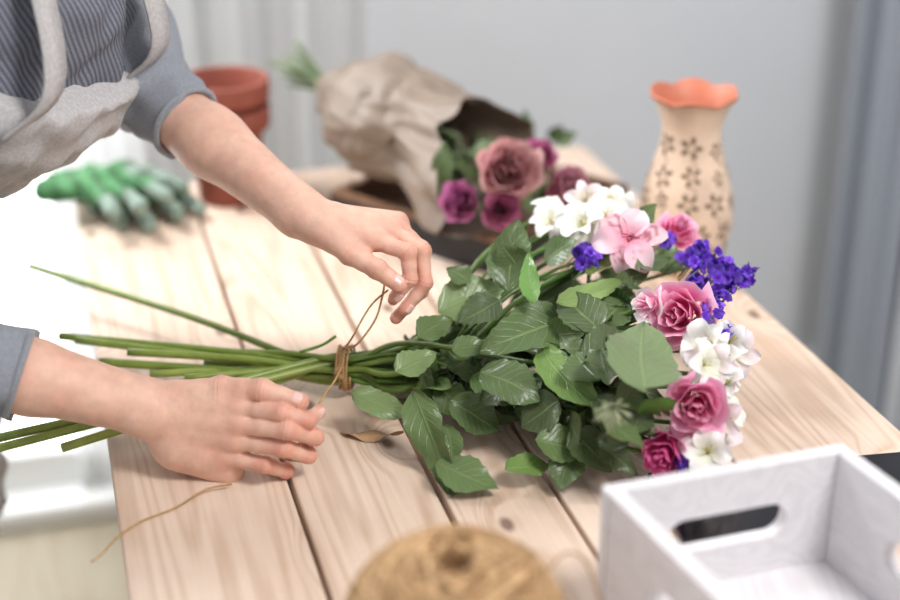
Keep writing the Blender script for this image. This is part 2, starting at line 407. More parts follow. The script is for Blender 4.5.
# ================================================================ TRAY
tray=empty('wooden_tray')
P0=T(505,245,.80);P1=T(325,190,.80);P2=T(645,185,.80)
d1=(P1-P0);L1=d1.length-.01;d1.normalize(); d2=Vector((d1.y,-d1.x,0)); 
if d2.dot(P2-P0)<0: d2=-d2
L2=.30; O=Vector((P0.x,P0.y,TZ))
def bxy(mb,a0,a1,b0,b1,z0,z1,mi=0):
    vs=[O+d1*a+d2*b+Vector((0,0,z)) for a in(a0,a1) for b in(b0,b1) for z in(z0,z1)]
    mb.add(vs,[(0,1,3,2),(4,6,7,5),(0,4,5,1),(2,3,7,6),(0,2,6,4),(1,5,7,3)],(1,1,1),None,mi)
mb=MB(); t=.010
bxy(mb,0,L1,0,t,.0,.045);bxy(mb,0,L1,L2-t,L2,.0,.045);bxy(mb,0,t,t,L2-t,.0,.045);bxy(mb,L1-t,L1,t,L2-t,.0,.045)
mb.out('dark_sides',M_traydark,tray,smooth=False)
mb=MB(); bxy(mb,t,L1-t,t,L2-t,.002,.010)
bxy(mb,t,L1-t,t,t+.004,.010,.052);bxy(mb,t,L1-t,L2-t-.004,L2-t,.010,.052);bxy(mb,t,t+.004,t,L2-t,.010,.052);bxy(mb,L1-t-.004,L1-t,t,L2-t,.010,.052)
bxy(mb,0,L1,0,t,.0455,.052);bxy(mb,0,L1,L2-t,L2,.0455,.052);bxy(mb,0,t,t,L2-t,.0455,.052);bxy(mb,L1-t,L1,t,L2-t,.0455,.052)
mb.out('inner_lining',M_trayin,tray,smooth=False)
# ================================================================ FLOWER HELPERS
def mixc(a,b,t): return tuple(a[i]*(1-t)+b[i]*t for i in range(3))
def leaf(mb,base,dirv,L,wd,nrm,fold=.25,droop=.15,col=(.05,.1,.04),tw=0,mi=0,nu=12,nv=7,blunt=.85):
    base=Vector(base); d=Vector(dirv).normalized(); n=Vector(nrm); n=(n-d*n.dot(d)).normalized(); s=d.cross(n)
    ph=random.random()*6; wav=random.uniform(.02,.06); cv=random.uniform(-.12,.12)
    def fn(a,b):
        w=math.sin(math.pi*min(1,a**blunt))**.8 if 0<a<1 else 0
        w=w*(1-.25*a)*wd*.5*1.1; x=(b-.5)*2
        w*=1+.05*math.sin(a*40+x)
        up=abs(x)**1.2*w*fold-droop*L*a*a+wav*L*math.sin(a*9+ph+x*1.5)*abs(x)
        q=base+d*(L*(a-.12*droop*a*a))+s*(x*w+cv*L*math.sin(a*math.pi)*.5)+n*up
        return q
    def cf(a,b): return mixc(col,(col[0]*1.25,col[1]*1.2,col[2]*1.1),random.random()*.3)
    mb.grid(fn,nu,nv,cf,mi)
def rose(mb,c,axis,R,n=24,cin=(.6,.1,.3),cout=(.8,.3,.5),cedge=None,op=1.0,hgt=1.15,tw=0):
    X,Y,Z=frame(axis); c=Vector(c)
    for i in range(n):
        f=i/(n-1); ang=i*2.399+tw+random.uniform(-.2,.2); r=R*(.07+.58*f**.85); H=R*hgt*(1.12-.30*f); half=1.7*(1-f)+.90*f
        js=[random.uniform(-1,1) for _ in range(4)]
        def fn(a,b):
            s=(b-.5)*2; v=a
            w=.45+.55*min(1,v*1.5); top=1-.20*abs(s)**2.4
            fl=op*f*f
            rad=r*(.30+.70*math.sin(min(1,v*1.25)*math.pi/2))+R*.42*fl*max(0,v-.25)**1.6+R*.10*f*max(0,v-.8)*5*(1+.5*js[0])
            z=H*v*top*(1+.10*js[1])-R*.30*fl*max(0,v-.55)**1.3*2*(.6+.4*abs(s))+R*.06*math.sin(s*5+js[2]*3)*v
            ph=ang+s*half*w
            rad+=R*.06*math.sin(s*6+js[3]*4)*v*v
            return c+X*(rad*math.cos(ph))+Y*(rad*math.sin(ph))+Z*(z-R*.55)
        def cf(a,b):
            s=abs(b-.5)*2; e=max(a**5,s**6*.7)
            k=mixc(cin,cout,min(1,.25+f*.9)*(.45+.55*a)) 
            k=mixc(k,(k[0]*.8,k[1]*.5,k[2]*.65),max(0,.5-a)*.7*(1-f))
            if cedge: k=mixc(k,cedge,min(1,e*.8+.35*f*a*a))
            return k
        mb.grid(fn,9,9,cf)
def openfl(mb,c,axis,R,npet=6,wr=.5,ctip=(.9,.9,.9),cbase=(.9,.9,.9),cup=.5,back=.3,nu=7,nv=5,fleck=None,rot=0):
    X,Y,Z=frame(axis); c=Vector(c)
    for i in range(npet):
        a0=rot+2*math.pi*i/npet+random.uniform(-.1,.1); k=random.uniform(.88,1.1); ww=wr*(1 if i%2 else .8)
        rd=X*math.cos(a0)+Y*math.sin(a0); td=Z.cross(rd); j=random.uniform(-.1,.1)
        def fn(a,b):
            s=(b-.5)*2; w=R*ww*(math.sin(math.pi*(.06+.86*a**1.15)))*.62
            r=R*k*(a); z=R*(cup*math.sin(a*math.pi*.6)-back*a*a)+w*.35*(s*s)+R*j*a+R*.03*math.sin(a*9+s*4+i)
            return c+rd*r+td*(s*w)+Z*z
        def cf(a,b):
            q=mixc(cbase,ctip,min(1,a*1.4))
            if fleck and i%2==0 and .2<a<.75 and random.random()<.3: q=mixc(q,fleck,.7)
            return q
        mb.grid(fn,nu,nv,cf)
# ================================================================ MAIN BOUQUET
bq=empty('flower_bouquet')
UP=Vector((0,0,1))
LV=MB();ST=MB();FL=MB();TW=MB()
C=T(345,368,.783); AX=(T(560,366,.80)-T(200,372,.78)).normalized()
side=AX.cross(UP).normalized(); upv=side.cross(AX).normalized()
heads=[]
rr=lambda a,b: random.uniform(a,b)
PK=lin((240,112,172));PKL=lin((252,206,226));MG=lin((220,54,132));WH=lin((250,248,245))
def hd(u,v,z): p=T(u,v,z); heads.append(p); return p
rose(FL,hd(682,314,.88),(-.45,-.75,.35),.042,15,MG,PK,PKL,1.2,1.25,.4)
rose(FL,hd(696,402,.85),(-.1,-.85,.2),.039,14,MG,lin((246,140,190)),PKL,.9,1.35,1.2)
rose(FL,hd(666,450,.805),(-.35,-.85,.1),.032,12,lin((190,40,114)),lin((226,78,152)),lin((238,130,186)),.4,1.35,2.2)
rose(FL,hd(677,232,.905),(.2,-.5,.75),.029,13,MG,PK,PKL,.9,1.15,.9)
rose(FL,hd(648,304,.89),(-.8,-.5,.3),.023,9,PK,PKL,WH,1.3,1.1,.9)
rose(FL,hd(688,432,.815),(.0,-.9,.2),.024,9,MG,PK,PKL,1.0,1.2,.2)
AL=lin((250,218,226))
openfl(FL,hd(628,242,.925),(-.15,-.72,.6),.042,6,.66,AL,lin((246,165,190)),.42,.35,12,9,lin((190,60,100)),.3)
openfl(FL,hd(612,228,.925),(-.5,-.4,.7),.030,6,.6,AL,lin((246,190,208)),.5,.3,9,7,lin((190,60,100)),.9)
for k in range(6):
    p=T(628,242,.93); FL.tube([p,p+Vector((rr(-.006,.006),-.012,.012)),p+Vector((rr(-.012,.012),-.022,.012+rr(0,.008)))],.0006,lin((200,90,120)),n=4,sub=2)
WP=lin((252,238,242))
for (u,v,z,n,R,spd) in ((588,214,.93,6,.028,24),(558,228,.91,4,.024,14),(604,206,.93,3,.024,12),(710,356,.865,6,.031,20),(724,346,.86,3,.024,11),(708,442,.805,5,.030,15),(716,420,.815,4,.028,12),(726,382,.84,4,.026,14),(552,216,.92,3,.020,10)):
    for q in range(n):
        a=rr(0,6.28);k=spd*math.sqrt(random.random()); pp=T(u+k*math.cos(a),v+k*.8*math.sin(a),z+rr(-.010,.010))
        if q==0: heads.append(pp)
        openfl(FL,pp,(rr(-.7,.7),rr(-1,-.2),rr(.1,1)),R*rr(.75,1.1),6,rr(.5,.75),random.choice((WH,WH,WP)),lin((236,238,214)),rr(.45,.8),rr(.1,.35),9,7)
        for w in range(5):
            m_=pp+Vector((rr(-.003,.003),-.005,.005)); e=pp+Vector((rr(-.008,.008),rr(-.018,-.010),rr(.008,.018))); FL.tube([pp,m_,e],.0005,lin((206,190,90)),n=4,sub=1)
def statice(u,v,z,n,spd):
    for q in range(n):
        a=rr(0,6.28);k=spd*math.sqrt(random.random()); pp=T(u+k*math.cos(a),v+k*.7*math.sin(a),z+rr(-.010,.012))
        col=random.choice((lin((110,56,206)),lin((84,38,178)),lin((136,84,226)),lin((72,42,160))))
        openfl(FL,pp,(rr(-.8,.8),rr(-1,.2),rr(0,1)),rr(.0055,.0085),5,.95,col,mixc(col,(.3,.1,.5),.4),.9,.1,4,4)
        if q%2==0: ST.tube([pp,pp+Vector((rr(-.02,-.01),rr(-.004,.004),-.02))],.0007,lin((90,120,80)),n=4,sub=1)
for a in ((692,262,.905,18,14),(706,252,.91,12,11),(722,270,.895,20,15),(744,276,.885,18,12),(732,286,.88,10,10),(592,260,.905,18,11),(714,314,.885,20,12),(726,334,.88,12,9),(668,244,.90,8,8),(700,284,.885,12,11),(716,298,.885,12,10),(586,252,.91,8,7),(686,462,.80,6,7)): statice(*a)
for pp in [T(725,274,.88),T(744,280,.875),T(694,262,.88),T(592,262,.885),T(712,318,.86)]: heads.append(pp)
for (u,v,z,dx,dy) in ((690,345,.86,1,0),(655,332,.86,-1,.3),(668,415,.82,-1,0)):
    leaf(LV,T(u,v,z),(dx,dy,.1),.03,.008,UP,col=lin((90,130,60)))
ends=[(30,266,.80),(60,336,.785),(76,340,.792),(-28,455,.775),(62,448,.768),(100,362,.78),(-10,440,.782),(150,374,.775),(128,352,.795),(185,378,.79),(205,362,.772),(230,352,.785),(160,385,.765)]
for i,(u,v,z) in enumerate(ends):
    a=i*2.4; k=.0175*math.sqrt((i+.5)/len(ends)); o=side*(k*math.cos(a))+upv*(k*math.sin(a))
    E=T(u,v,z); C1=C+o; h=heads[(i*5)%len(heads)]
    mid=E.lerp(C1,.55)+Vector((0,0,rr(-.004,.006)))+side*(-rr(-.004,.006))
    q1=C1+AX*.08+o*1.3; q2=C1.lerp(h,.6)+Vector((0,0,rr(-.01,.01)))
    g=mixc(lin((112,134,48)),lin((160,174,88)),random.random())
    R0=rr(.0041,.0053)
    ST.tube([E,mid,C1-AX*.02,C1+AX*.02,q1,q2,h-Vector((.012,-.008,.012))],lambda t,R0=R0:R0*(1-.35*t),lambda t,g=g:mixc(g,lin((60,92,36)),t),n=10,sub=6)
for h in heads:
    k=rr(.2,1); o=side*rr(-.015,.015)+upv*rr(-.012,.015)
    ST.tube([C+o,C+AX*.09+o*1.5,C.lerp(h,.65)+Vector((0,0,rr(-.015,.005))),h-Vector((.01,-.008,.012))],rr(.0018,.003),lin((88,118,46)),n=8,sub=6)
ST.tube([T(300,352,.81),T(322,345,.82),T(336,336,.83)],.0018,lin((100,140,50)),n=6)
G1=lin((50,76,38));G2=lin((74,100,52));G3=lin((122,146,96));G4=lin((100,136,58));G0=lin((30,50,28))
def hero(u0,v0,u1,v1,z0,z1,w,col,nrm=(0,-.5,.85),fold=.18,droop=.06,blunt=.85):
    a,b=T(u0,v0,z0),T(u1,v1,z1); L=(b-a).length*1.03; leaf(LV,a,b-a,L,w*.00112*1.15,nrm,fold,droop,col,nu=22,nv=9,blunt=blunt)
hero(508,292,518,220,.88,.95,42,G1,(-.2,-.8,.5)); hero(438,312,504,286,.86,.88,44,G3,(0,-.7,.7))
hero(575,318,484,346,.87,.87,50,G1); hero(646,390,646,320,.885,.90,62,lin((112,130,96)),(.1,-.8,.6),.1,.04,.75)
hero(540,346,602,402,.86,.85,34,G4,(0,-.6,.8),.22,.12); hero(418,338,452,318,.85,.86,28,G2); hero(436,462,498,486,.775,.765,38,G2,(0,-.3,1),.1)
hero(412,388,446,494,.82,.757,32,G2,(-.5,-.5,.7),.3,.15); hero(470,282,447,268,.89,.90,22,G1); hero(535,304,528,252,.90,.94,18,lin((96,152,66)),(-.3,-.8,.5))
hero(556,302,624,278,.90,.90,20,lin((134,162,92)),(0,-.7,.7)); hero(352,392,408,414,.80,.785,28,G3,(0,-.5,.85)); hero(452,350,488,345,.85,.85,24,G2)
hero(535,440,590,452,.80,.785,34,G2);hero(505,468,552,462,.775,.77,26,G4,(0,-.3,1)); hero(570,430,612,470,.81,.78,34,G1)
hero(600,240,590,272,.91,.90,34,lin((116,142,58)),(0,-.7,.6)); hero(640,226,655,204,.92,.95,20,G2);hero(640,270,672,256,.91,.90,24,G1)
hero(560,400,520,426,.83,.80,40,G0);hero(450,400,500,430,.81,.78,38,G1);hero(480,372,540,400,.85,.83,42,G1);hero(600,330,560,292,.88,.90,42,G0)
hero(625,300,590,330,.88,.87,34,G1);hero(445,425,452,466,.79,.762,22,G2);hero(395,372,436,352,.83,.84,28,G3);hero(420,450,455,438,.775,.78,22,G2)
hero(690,262,640,262,.89,.885,30,G2);hero(585,356,640,330,.87,.875,40,G0);hero(520,270,500,244,.90,.93,30,G1,(-.3,-.8,.4));hero(545,262,575,240,.90,.93,30,G1)
hero(575,452,560,488,.785,.765,30,G1);hero(500,300,460,320,.87,.86,34,G0);hero(520,380,480,400,.84,.82,36,G0);hero(600,380,575,350,.86,.87,44,G1)
avoid=[(678,314,46),(698,405,38),(664,450,30),(677,232,26),(628,242,34),(588,214,30),(706,360,26),(706,438,24),(720,270,30),(646,355,30)]
cnt=0
while cnt<285:
    t=random.random()**.8; u=400+t*262; sprd=18+t*94; q=rr(-1,1); v=366+q*sprd*(1 if q>0 else 1.05)-t*8
    z=.765+(.115*t+.03)*(.25+.75*random.random())*(1-.55*max(0,q))
    an=rr(-1.5,1.5)+q*(-.5)
    Lf=rr(.034,.066)
    mu,mv=u+math.cos(an)*Lf*450,v+math.sin(an)*Lf*380
    if any((mu-a)**2+(mv-b_)**2<r*r for a,b_,r in avoid): continue
    if any((u-a)**2+(v-b_)**2<r*r for a,b_,r in avoid): continue
    cnt+=1
    b=T(u,v,z)
    d=Vector((math.cos(an),-math.sin(an)*.9,rr(-.35,.45))); n=Vector((rr(-.9,.9),rr(-1,.3),rr(.1,1)))
    if b.z+d.normalized().z*Lf<.757: d.z=abs(d.z)*.3
    col=random.choice((G0,G0,G0,G1,G1,G2,lin((42,66,34)),lin((60,84,44)),G3 if random.random()<.3 else G1,G4 if random.random()<.4 else G2))
    leaf(LV,b,d,Lf,Lf*rr(.42,.66),n,rr(.1,.5),rr(.0,.4),mixc(col,(col[0]*.7,col[1]*.75,col[2]*.7),random.random()))
p=T(612,408,.885)
for i in range(46):
    a=rr(0,6.28);e=rr(.1,1.3); dd=Vector((math.cos(a)*math.sin(e),-math.cos(e),math.sin(a)*math.sin(e)))
    FL.tube([p,p+dd*.010,p+dd*rr(.016,.024)+Vector((0,0,-.003))],.0007,lin((190,196,160)),n=4,sub=2)
for x in(LV,ST,FL): x.clampz(TZ+.0012)
LV.out('leaves',M_leaf,bq);ST.out('stems',M_stem,bq);FL.out('blossoms',M_petal,bq)
cs=[]
for i in range(6*28+1):
    t=i/28; a=t*2*math.pi; R0=.0250+.0012*math.sin(t*5); off=(-.008+.0028*t+.002*math.sin(a+t))
    cs.append(C+AX*off+side*(R0*math.cos(a))+upv*(R0*math.sin(a)))
TW.tube(cs,.0015,n=6,sub=1)
RH=W(316,408,1.565)
TW.tube([C+upv*.0265+AX*.002,W(352,338,1.64),W(364,316,1.635),W(374,302,1.632),W(388,290,1.635)],.0012,n=6)
TW.tube([C+upv*.0265,W(356,345,1.65),W(374,322,1.64),W(381,302,1.635),W(386,276,1.64)],.0012,n=6)
TW.tube([C-side*-.020+upv*.012,W(334,382,1.61),W(326,392,1.59),RH,W(300,424,1.575)],.0013,n=6)
TW.tube([C+side*.0262,C+side*.026+upv*.008-AX*.006,C+side*.022+upv*.015],.003,n=6)
TW.out('twine_tie',M_twine,bq)
TL=MB(); TL.tube([T(232,484,.756),T(205,490,.755),T(175,508,.7515),T(140,522,.7515),T(115,540,.7515)+Vector((0,0,.001)),T(104,552,.751),T(92,562,.7508)],.0011,n=6); TL.clampz(TZ+.0002); TL.out('loose_twine',M_twine)
SC=MB(); leaf(SC,T(340,432,.753),T(404,438,.755)-T(340,432,.753),.072,.016,(0,0,1),-.2,-.1,(1,1,1)); SC.clampz(TZ+.0003); SC.out('kraft_paper_scrap',mat('scrap_kraft',(176,140,104),rough=.9))
# ================================================================ KRAFT BOUQUET
kb=empty('kraft_wrapped_rose_bouquet')
A0=T(326,84,.925); A1=T(492,172,.865); kax=(A1-A0); KL=kax.length; kx=kax.normalized(); ks=kx.cross(UP).normalized(); ku=ks.cross(kx).normalized()
def ridge(x,y,z): return 1-2.2*abs(noise.noise(Vector((x,y,z))))
def paper(name,t0,t1f,radf,seed,nth=150,nt=80,squash=.85):
    mb=MB()
    def fn(a,b):
        th=b*2*math.pi*.999; t=t0+(t1f(th)-t0)*a
        r=radf(t,th)
        p=A0+kx*(KL*t)
        c_,s_=math.cos(th),math.sin(th); am=min(1,t*3.5+.05)
        # long soft pleats running along the wrap plus a few broad dents and sharp creases
        pl=ridge(c_*2.2+seed,s_*2.2,t*1.6)*.007*am
        nz=noise.noise(Vector((c_*1.3+seed,s_*1.3,t*2.4)))*.024*am+pl+ridge(c_*2.6,s_*2.6+seed,t*3.6-s_)*.006*am
        r=max(.008,r+nz)
        sh=noise.noise(Vector((c_*2.5,s_*2.5+seed*2,t*5)))*.008*am
        q=p+ks*(r*c_)+ku*(r*squash*s_)+kx*sh
        q.z=max(q.z,TZ+.058)
        return q
    mb.grid(fn,nt,nth)
    o=mb.out(name,M_kraft,kb); md=o.modifiers.new('thick','SOLIDIFY'); md.thickness=.0006; return o
def lerpk(t,ks_):
    if t<=ks_[0][0]: return ks_[0][1]
    for i in range(len(ks_)-1):
        if t<=ks_[i+1][0]:
            f=(t-ks_[i][0])/(ks_[i+1][0]-ks_[i][0]); f=f*f*(3-2*f); return ks_[i][1]*(1-f)+ks_[i+1][1]*f
    return ks_[-1][1]
paper('rear_sheet',0.0,lambda th:.60+.07*math.sin(th*2),lambda t,th:lerpk(t,[(0,.022),(.12,.052),(.30,.088),(.48,.086),(.66,.064)]),3)
paper('front_sheet',.42,lambda th:1.0-.20*max(0,math.sin(th-.25))**1.5+.16*max(0,math.sin(th-3.5))**2+.05*math.sin(th*5+1)+.02*math.sin(th*13),lambda t,th:lerpk(t,[(.42,.094),(.55,.086),(.66,.080),(1.0,.114),(1.2,.138)])+.010*math.sin(th*7)*max(0,t-.6)*2.5,8)
KS=MB()
for i in range(14):
    a=rr(0,6.28); k=rr(0,.016); o=ks*(k*math.cos(a))+ku*(k*math.sin(a)); e=A0-kx*rr(.05,.105)+o*2.6+Vector((0,0,rr(-.01,.012)))
    KS.tube([e,A0+o,A0+kx*.15+o*1.5,A1-kx*.06+o*2.2],.0042,mixc(lin((86,104,66)),lin((112,128,92)),random.random()),n=8)
KS.out('stems',M_stem,kb)
KF=MB(); K1=lin((156,66,100));K2=lin((204,122,150));K3=lin((222,180,172))
for (u,v,z,R,ax,ci,co_,ce) in ((508,170,.91,.050,(.1,-.8,.5),K1,K2,K3),(562,192,.88,.042,(.5,-.6,.45),K1,lin((196,116,144)),lin((212,160,168))),(462,202,.875,.034,(-.3,-.8,.4),lin((164,74,128)),lin((198,122,166)),None),(500,210,.865,.031,(0,-.85,.3),K1,lin((198,120,154)),None),(538,158,.90,.030,(.4,-.4,.7),K1,lin((204,120,162)),None)):
    rose(KF,T(u,v,z),ax,R,20,ci,co_,ce,.5,1.3,rr(0,6))
KF.out('roses',M_petal,kb)
KV=MB()
for i in range(50):
    b=T(rr(428,560),rr(140,205),rr(.83,.87)); leaf(KV,b,(rr(-.6,1),rr(-1,.5),rr(-.1,.8)),rr(.03,.055),rr(.02,.03),(rr(-.5,.5),-.7,.6),col=random.choice((G0,G1,G2)))
leaf(KV,T(440,185,.88),(.1,.2,1),.06,.03,(-.1,-.9,.3),col=G1);leaf(KV,T(470,158,.89),(.7,.3,.3),.06,.032,(-.1,-.7,.6),col=lin((80,110,50)))
KV.clampz(TZ+.013); KV.out('leaves',M_leaf,kb)
# ================================================================ TWINE BALL
BS=1.10; tb=T(455,626,.750+.0765); tw=empty('twine_ball')
mb=MB()
def ballpt(th,ph,R):
    x=R*math.cos(ph); z=.069*math.sin(ph)/.086*R
    hole=max(0,math.sin(abs(ph))-.955)*18
    return Vector((x*math.cos(th),x*math.sin(th),z*(1-.30*hole)))*BS
for t_ in range(190):
    amp=rr(.7,1.42); Rr=.081+rr(-.001,.004); th0=rr(0,6.28); pts=[]
    for i in range(41):
        a=i/40*2*math.pi; pts.append(tb+ballpt(th0+a+1.2*math.sin(a*.5),amp*math.sin(a),Rr))
    P2_=[pts[0]]+[(pts[i-1]+pts[i]*2+pts[i+1])/4 for i in range(1,len(pts)-1)]+[pts[-1]]
    cc=mixc(lin((138,104,68)),lin((204,168,126)),random.random())
    mb.tube(P2_,.0019,cc,n=6,sub=1)
mb.clampz(TZ+.0005)
mb.out('windings',M_twball,tw)
mb=MB(); lathe(mb,tb,[(r*BS,z*BS) for r,z in [(.008,.035),(.011,.052),(.024,.060),(.052,.050),(.072,.026),(.079,0),(.072,-.026),(.05,-.050),(.024,-.060),(.010,-.052),(.008,-.02),(.008,.02),(.008,.035)]],40,sub=2); mb.out('core',mat('twine_core',(108,78,50),rough=.95,nscale=60,namt=.3),tw)
mb=MB(); mb.tube([tb+Vector((.07,.02,.03)),tb+Vector((.088,.035,.045)),tb+Vector((.105,.045,.035)),tb+Vector((.12,.04,.0)),tb+Vector((.125,.03,-.045)),tb+Vector((.12,.01,-.074))],.0013,n=5); mb.out('loose_end',M_twine,tw)
# ================================================================ CRATE
cr=empty('white_wooden_crate')
zt=.88; CA=T(601,487,zt); CA.z=TZ
ang=math.radians(18); e1=Vector((math.cos(ang),math.sin(ang),0)); ang2=math.radians(-66); e2=Vector((math.cos(ang2),math.sin(ang2),0))
LA=(T(845,447,zt)-T(601,487,zt)).length; LB=.275; HT=zt-TZ; tk=.0140
def board(name,o,ex,L,thk_dir,hw=.04,H=HT,z0=0):
    cu=bpy.data.curves.new(name,'CURVE'); cu.dimensions='2D'; cu.fill_mode='BOTH'; cu.extrude=tk/2
    def poly(P):
        s=cu.splines.new('POLY'); s.points.add(len(P)-1)
        for i,p in enumerate(P): s.points[i].co=(p[0],p[1],0,1)
        s.use_cyclic_u=True
    poly([(0,z0),(L,z0),(L,H),(0,H)])
    cx,cy,r=L/2,H*.54,.0175
    P=[(cx+hw+r*math.cos(a),cy+r*math.sin(a)) for a in np.linspace(-math.pi/2,math.pi/2,12)]+[(cx-hw-r*math.cos(a),cy-r*math.sin(a)) for a in np.linspace(-math.pi/2,math.pi/2,12)]
    poly(P)
    ob=bpy.data.objects.new(name+'_c',cu); scene.collection.objects.link(ob)
    bpy.context.view_layer.update()
    me=bpy.data.meshes.new_from_object(ob.evaluated_get(bpy.context.evaluated_depsgraph_get()))
    bpy.data.objects.remove(ob)
    ez=UP; en=ex.cross(ez)
    Mx=Matrix((( ex.x,ez.x,en.x),(ex.y,ez.y,en.y),(ex.z,ez.z,en.z)))
    q=o+thk_dir*(tk/2)
    for v in me.vertices: v.co=Mx@v.co+q
    me.materials.clear(); me.materials.append(M_crate); me.name=name
    ob=obj(name,me,cr); md=ob.modifiers.new('b','BEVEL'); md.width=.0012; md.segments=2; md.limit_method='ANGLE'
    return ob
CB=CA+Vector((0,0,.001))
board('far_board',CB,e1,LA,e2,.043); board('near_board',CB+e2*(LB-tk),e1,LA,e2,.043)
board('left_board',CB+e2*tk,e2,LB-2*tk,e1,.032); board('right_board',CB+e2*tk+e1*(LA-tk),e2,LB-2*tk,e1,.032)
mb=MB(); vs=[CB+e1*a+e2*b+Vector((0,0,z)) for a in(tk,LA-tk) for b in(tk,LB-tk) for z in(.004,.014)]
mb.add(vs,[(0,1,3,2),(4,6,7,5),(0,4,5,1),(2,3,7,6),(0,2,6,4),(1,5,7,3)]); mb.out('bottom_board',M_crate,cr,smooth=False)
mb=MB(); te=Vector((.988,.155,0)); tf=Vector((.155,-.988,0)); t0=Vector((.205,1.350,TZ))
vs=[t0+te*a+tf*b+Vector((0,0,z)) for a in(0,.290) for b in(0,.130) for z in(.0005,.0085)]
mb.add(vs,[(0,1,3,2),(4,6,7,5),(0,4,5,1),(2,3,7,6),(0,2,6,4),(1,5,7,3)]); mb.out('black_tablet',M_black,smooth=False,bevel=.003)
# ================================================================ GLOVES
def glove(name,cuff,palm,tips,th,z,r=.0125):
    pc_=[T(*c,z) for c in cuff]; pp=[T(*c,z) for c in palm]; tt=[T(u,v,zz) for u,v,zz in tips]; tt2=T(*th)
    pts=pc_+pp+tt+[tt2]
    lo,hi=bounds(pts,.04)
    def f(p):
        d=cap(p,pc_[0],pc_[1],.012,.012)
        d=smin(d,cap(p,pc_[0],pp[0],.012,.016),.012); d=smin(d,cap(p,pc_[1],pp[1],.012,.016),.012); d=smin(d,cap(p,pp[0],pp[1],.017,.017),.02)
        d=smin(d,cap(p,(pc_[0]+pc_[1])/2,(pp[0]+pp[1])/2,.014,.019),.02)
        base=d; res=d
        for i,t in enumerate(tt):
            k=pp[0].lerp(pp[1],i/(len(tt)-1)); m=k.lerp(t,.55)+Vector((0,0,.006))
            res=np.minimum(res,smin(base,np.minimum(cap(p,k,m,r,r*.95),cap(p,m,t,r*.95,r*.88)),.006))
        res=np.minimum(res,smin(base,cap(p,pc_[0].lerp(pp[0],.6),tt2,r,r*.85),.01))
        n=np.sin(p[:,0]*110+p[:,1]*60)*np.sin(p[:,1]*130+p[:,2]*90)*.0024+np.sin(p[:,0]*60-p[:,1]*150)*.001
        return np.maximum(res+n,(TZ+.001)-p[:,2])
    def cf(V):
        dm=np.min([np.linalg.norm(V-np.array(t),axis=1) for t in tt+[tt2]],axis=0)
        w=np.clip((.044-dm)/.010,0,1)[:,None]*.95
        g=np.array(lin((78,132,84)));gr=np.array(lin((132,148,136)))
        st=(np.sin(V[:,0:1]*200+V[:,1:2]*90)>.2)*.4
        return g*(1-w)*(1-st)+gr*w
    return sdfobj(name,f,lo,hi,.0035,M_glove,None,cf)
glove('gardening_glove',[(64,188),(92,172)],[(108,196),(150,184)],[(122,222,.765),(150,226,.765),(178,214,.768),(198,208,.768)],(96,206,.765),.772)
glove('gardening_glove.001',[(44,192),(60,182)],[(96,190),(128,174)],[(114,212,.80),(140,206,.805),(168,196,.805),(182,186,.80)],(150,172,.81),.80)
# ================================================================ PERSON
wm=empty('woman_florist')
Fd=Vector((.93,-.36,0)).normalized(); Sd=Vector((-Fd.y,Fd.x,0))
pel=Vector((-.745,1.665,.88)); wai=Vector((-.635,1.635,1.02)); che=Vector((-.485,1.60,1.155)); nkb=Vector((-.445,1.585,1.285))
Lsh=Vector((-.410,1.745,1.25)); Rsh=Vector((-.550,1.425,1.20))
Lel=W(148,92,1.77); Rel=W(-75,348,1.50); Lwr=W(300,213,1.655); Rwr=W(150,411,1.555)
Us=(che-pel).normalized(); Fs=(Fd-Us*Fd.dot(Us)).normalized()
AXS=(Sd,Fs,Us)
kneeL=Vector((-.72,1.75,.47));kneeR=Vector((-.755,1.56,.47)); ankL=Vector((-.77,1.77,.09));ankR=Vector((-.81,1.55,.09))
hipL=pel+Sd*.088-UP*.02; hipR=pel-Sd*.088-UP*.02
def torso(p,k=.05):
    d=ell(p,che,AXS,(.152,.098,.15)); d=smin(d,ell(p,wai,AXS,(.125,.092,.13)),k); d=smin(d,ell(p,pel,AXS,(.165,.115,.13)),k)
    d=smin(d,cap(p,Lsh,Rsh,.048,.048),.05)
    for s in(-1,1): d=smin(d,ell(p,che+Sd*(s*.067)+Fs*.058-Us*.01,AXS,(.062,.052,.06)),.03)
    return d
def fold(p,a=.003): return a*(np.sin(p[:,0]*70+p[:,2]*45+np.sin(p[:,1]*50)*1.5)*np.sin(p[:,2]*38-p[:,1]*33+1))+a*.5*np.sin(p[:,0]*120-p[:,2]*90+np.sin(p[:,1]*80)*2)
def sleeve(p,sh,el,wr,fr):
    e=np.array(el+(wr-el)*fr); dr=np.array((wr-el).normalized())
    lo=cap(p,el,Vector(e)+(wr-el).normalized()*.02,.048,.0440)
    lo=np.maximum(lo,(p-e)@dr)
    up=cap(p,sh,el,.060,.049)
    return lo,up
LF,RF=.27,.42
def shirt(p):
    d=torso(p); d=smin(d,cap(p,nkb-UP*.02,nkb+UP*.015,.06,.052),.03)
    for sh,el,wr,fr in((Lsh,Lel,Lwr,LF),(Rsh,Rel,Rwr,RF)):
        lo,up=sleeve(p,sh,el,wr,fr); d=smin(d,smin(up,lo,.012),.03)
    return d+fold(p,.004)
lo,hi=bounds([pel-UP*.12,Lsh,Rsh,Lel,Rel,Rwr,Lwr,nkb,pel-Fd*.15,pel+Sd*.1,pel-Sd*.1],.09)
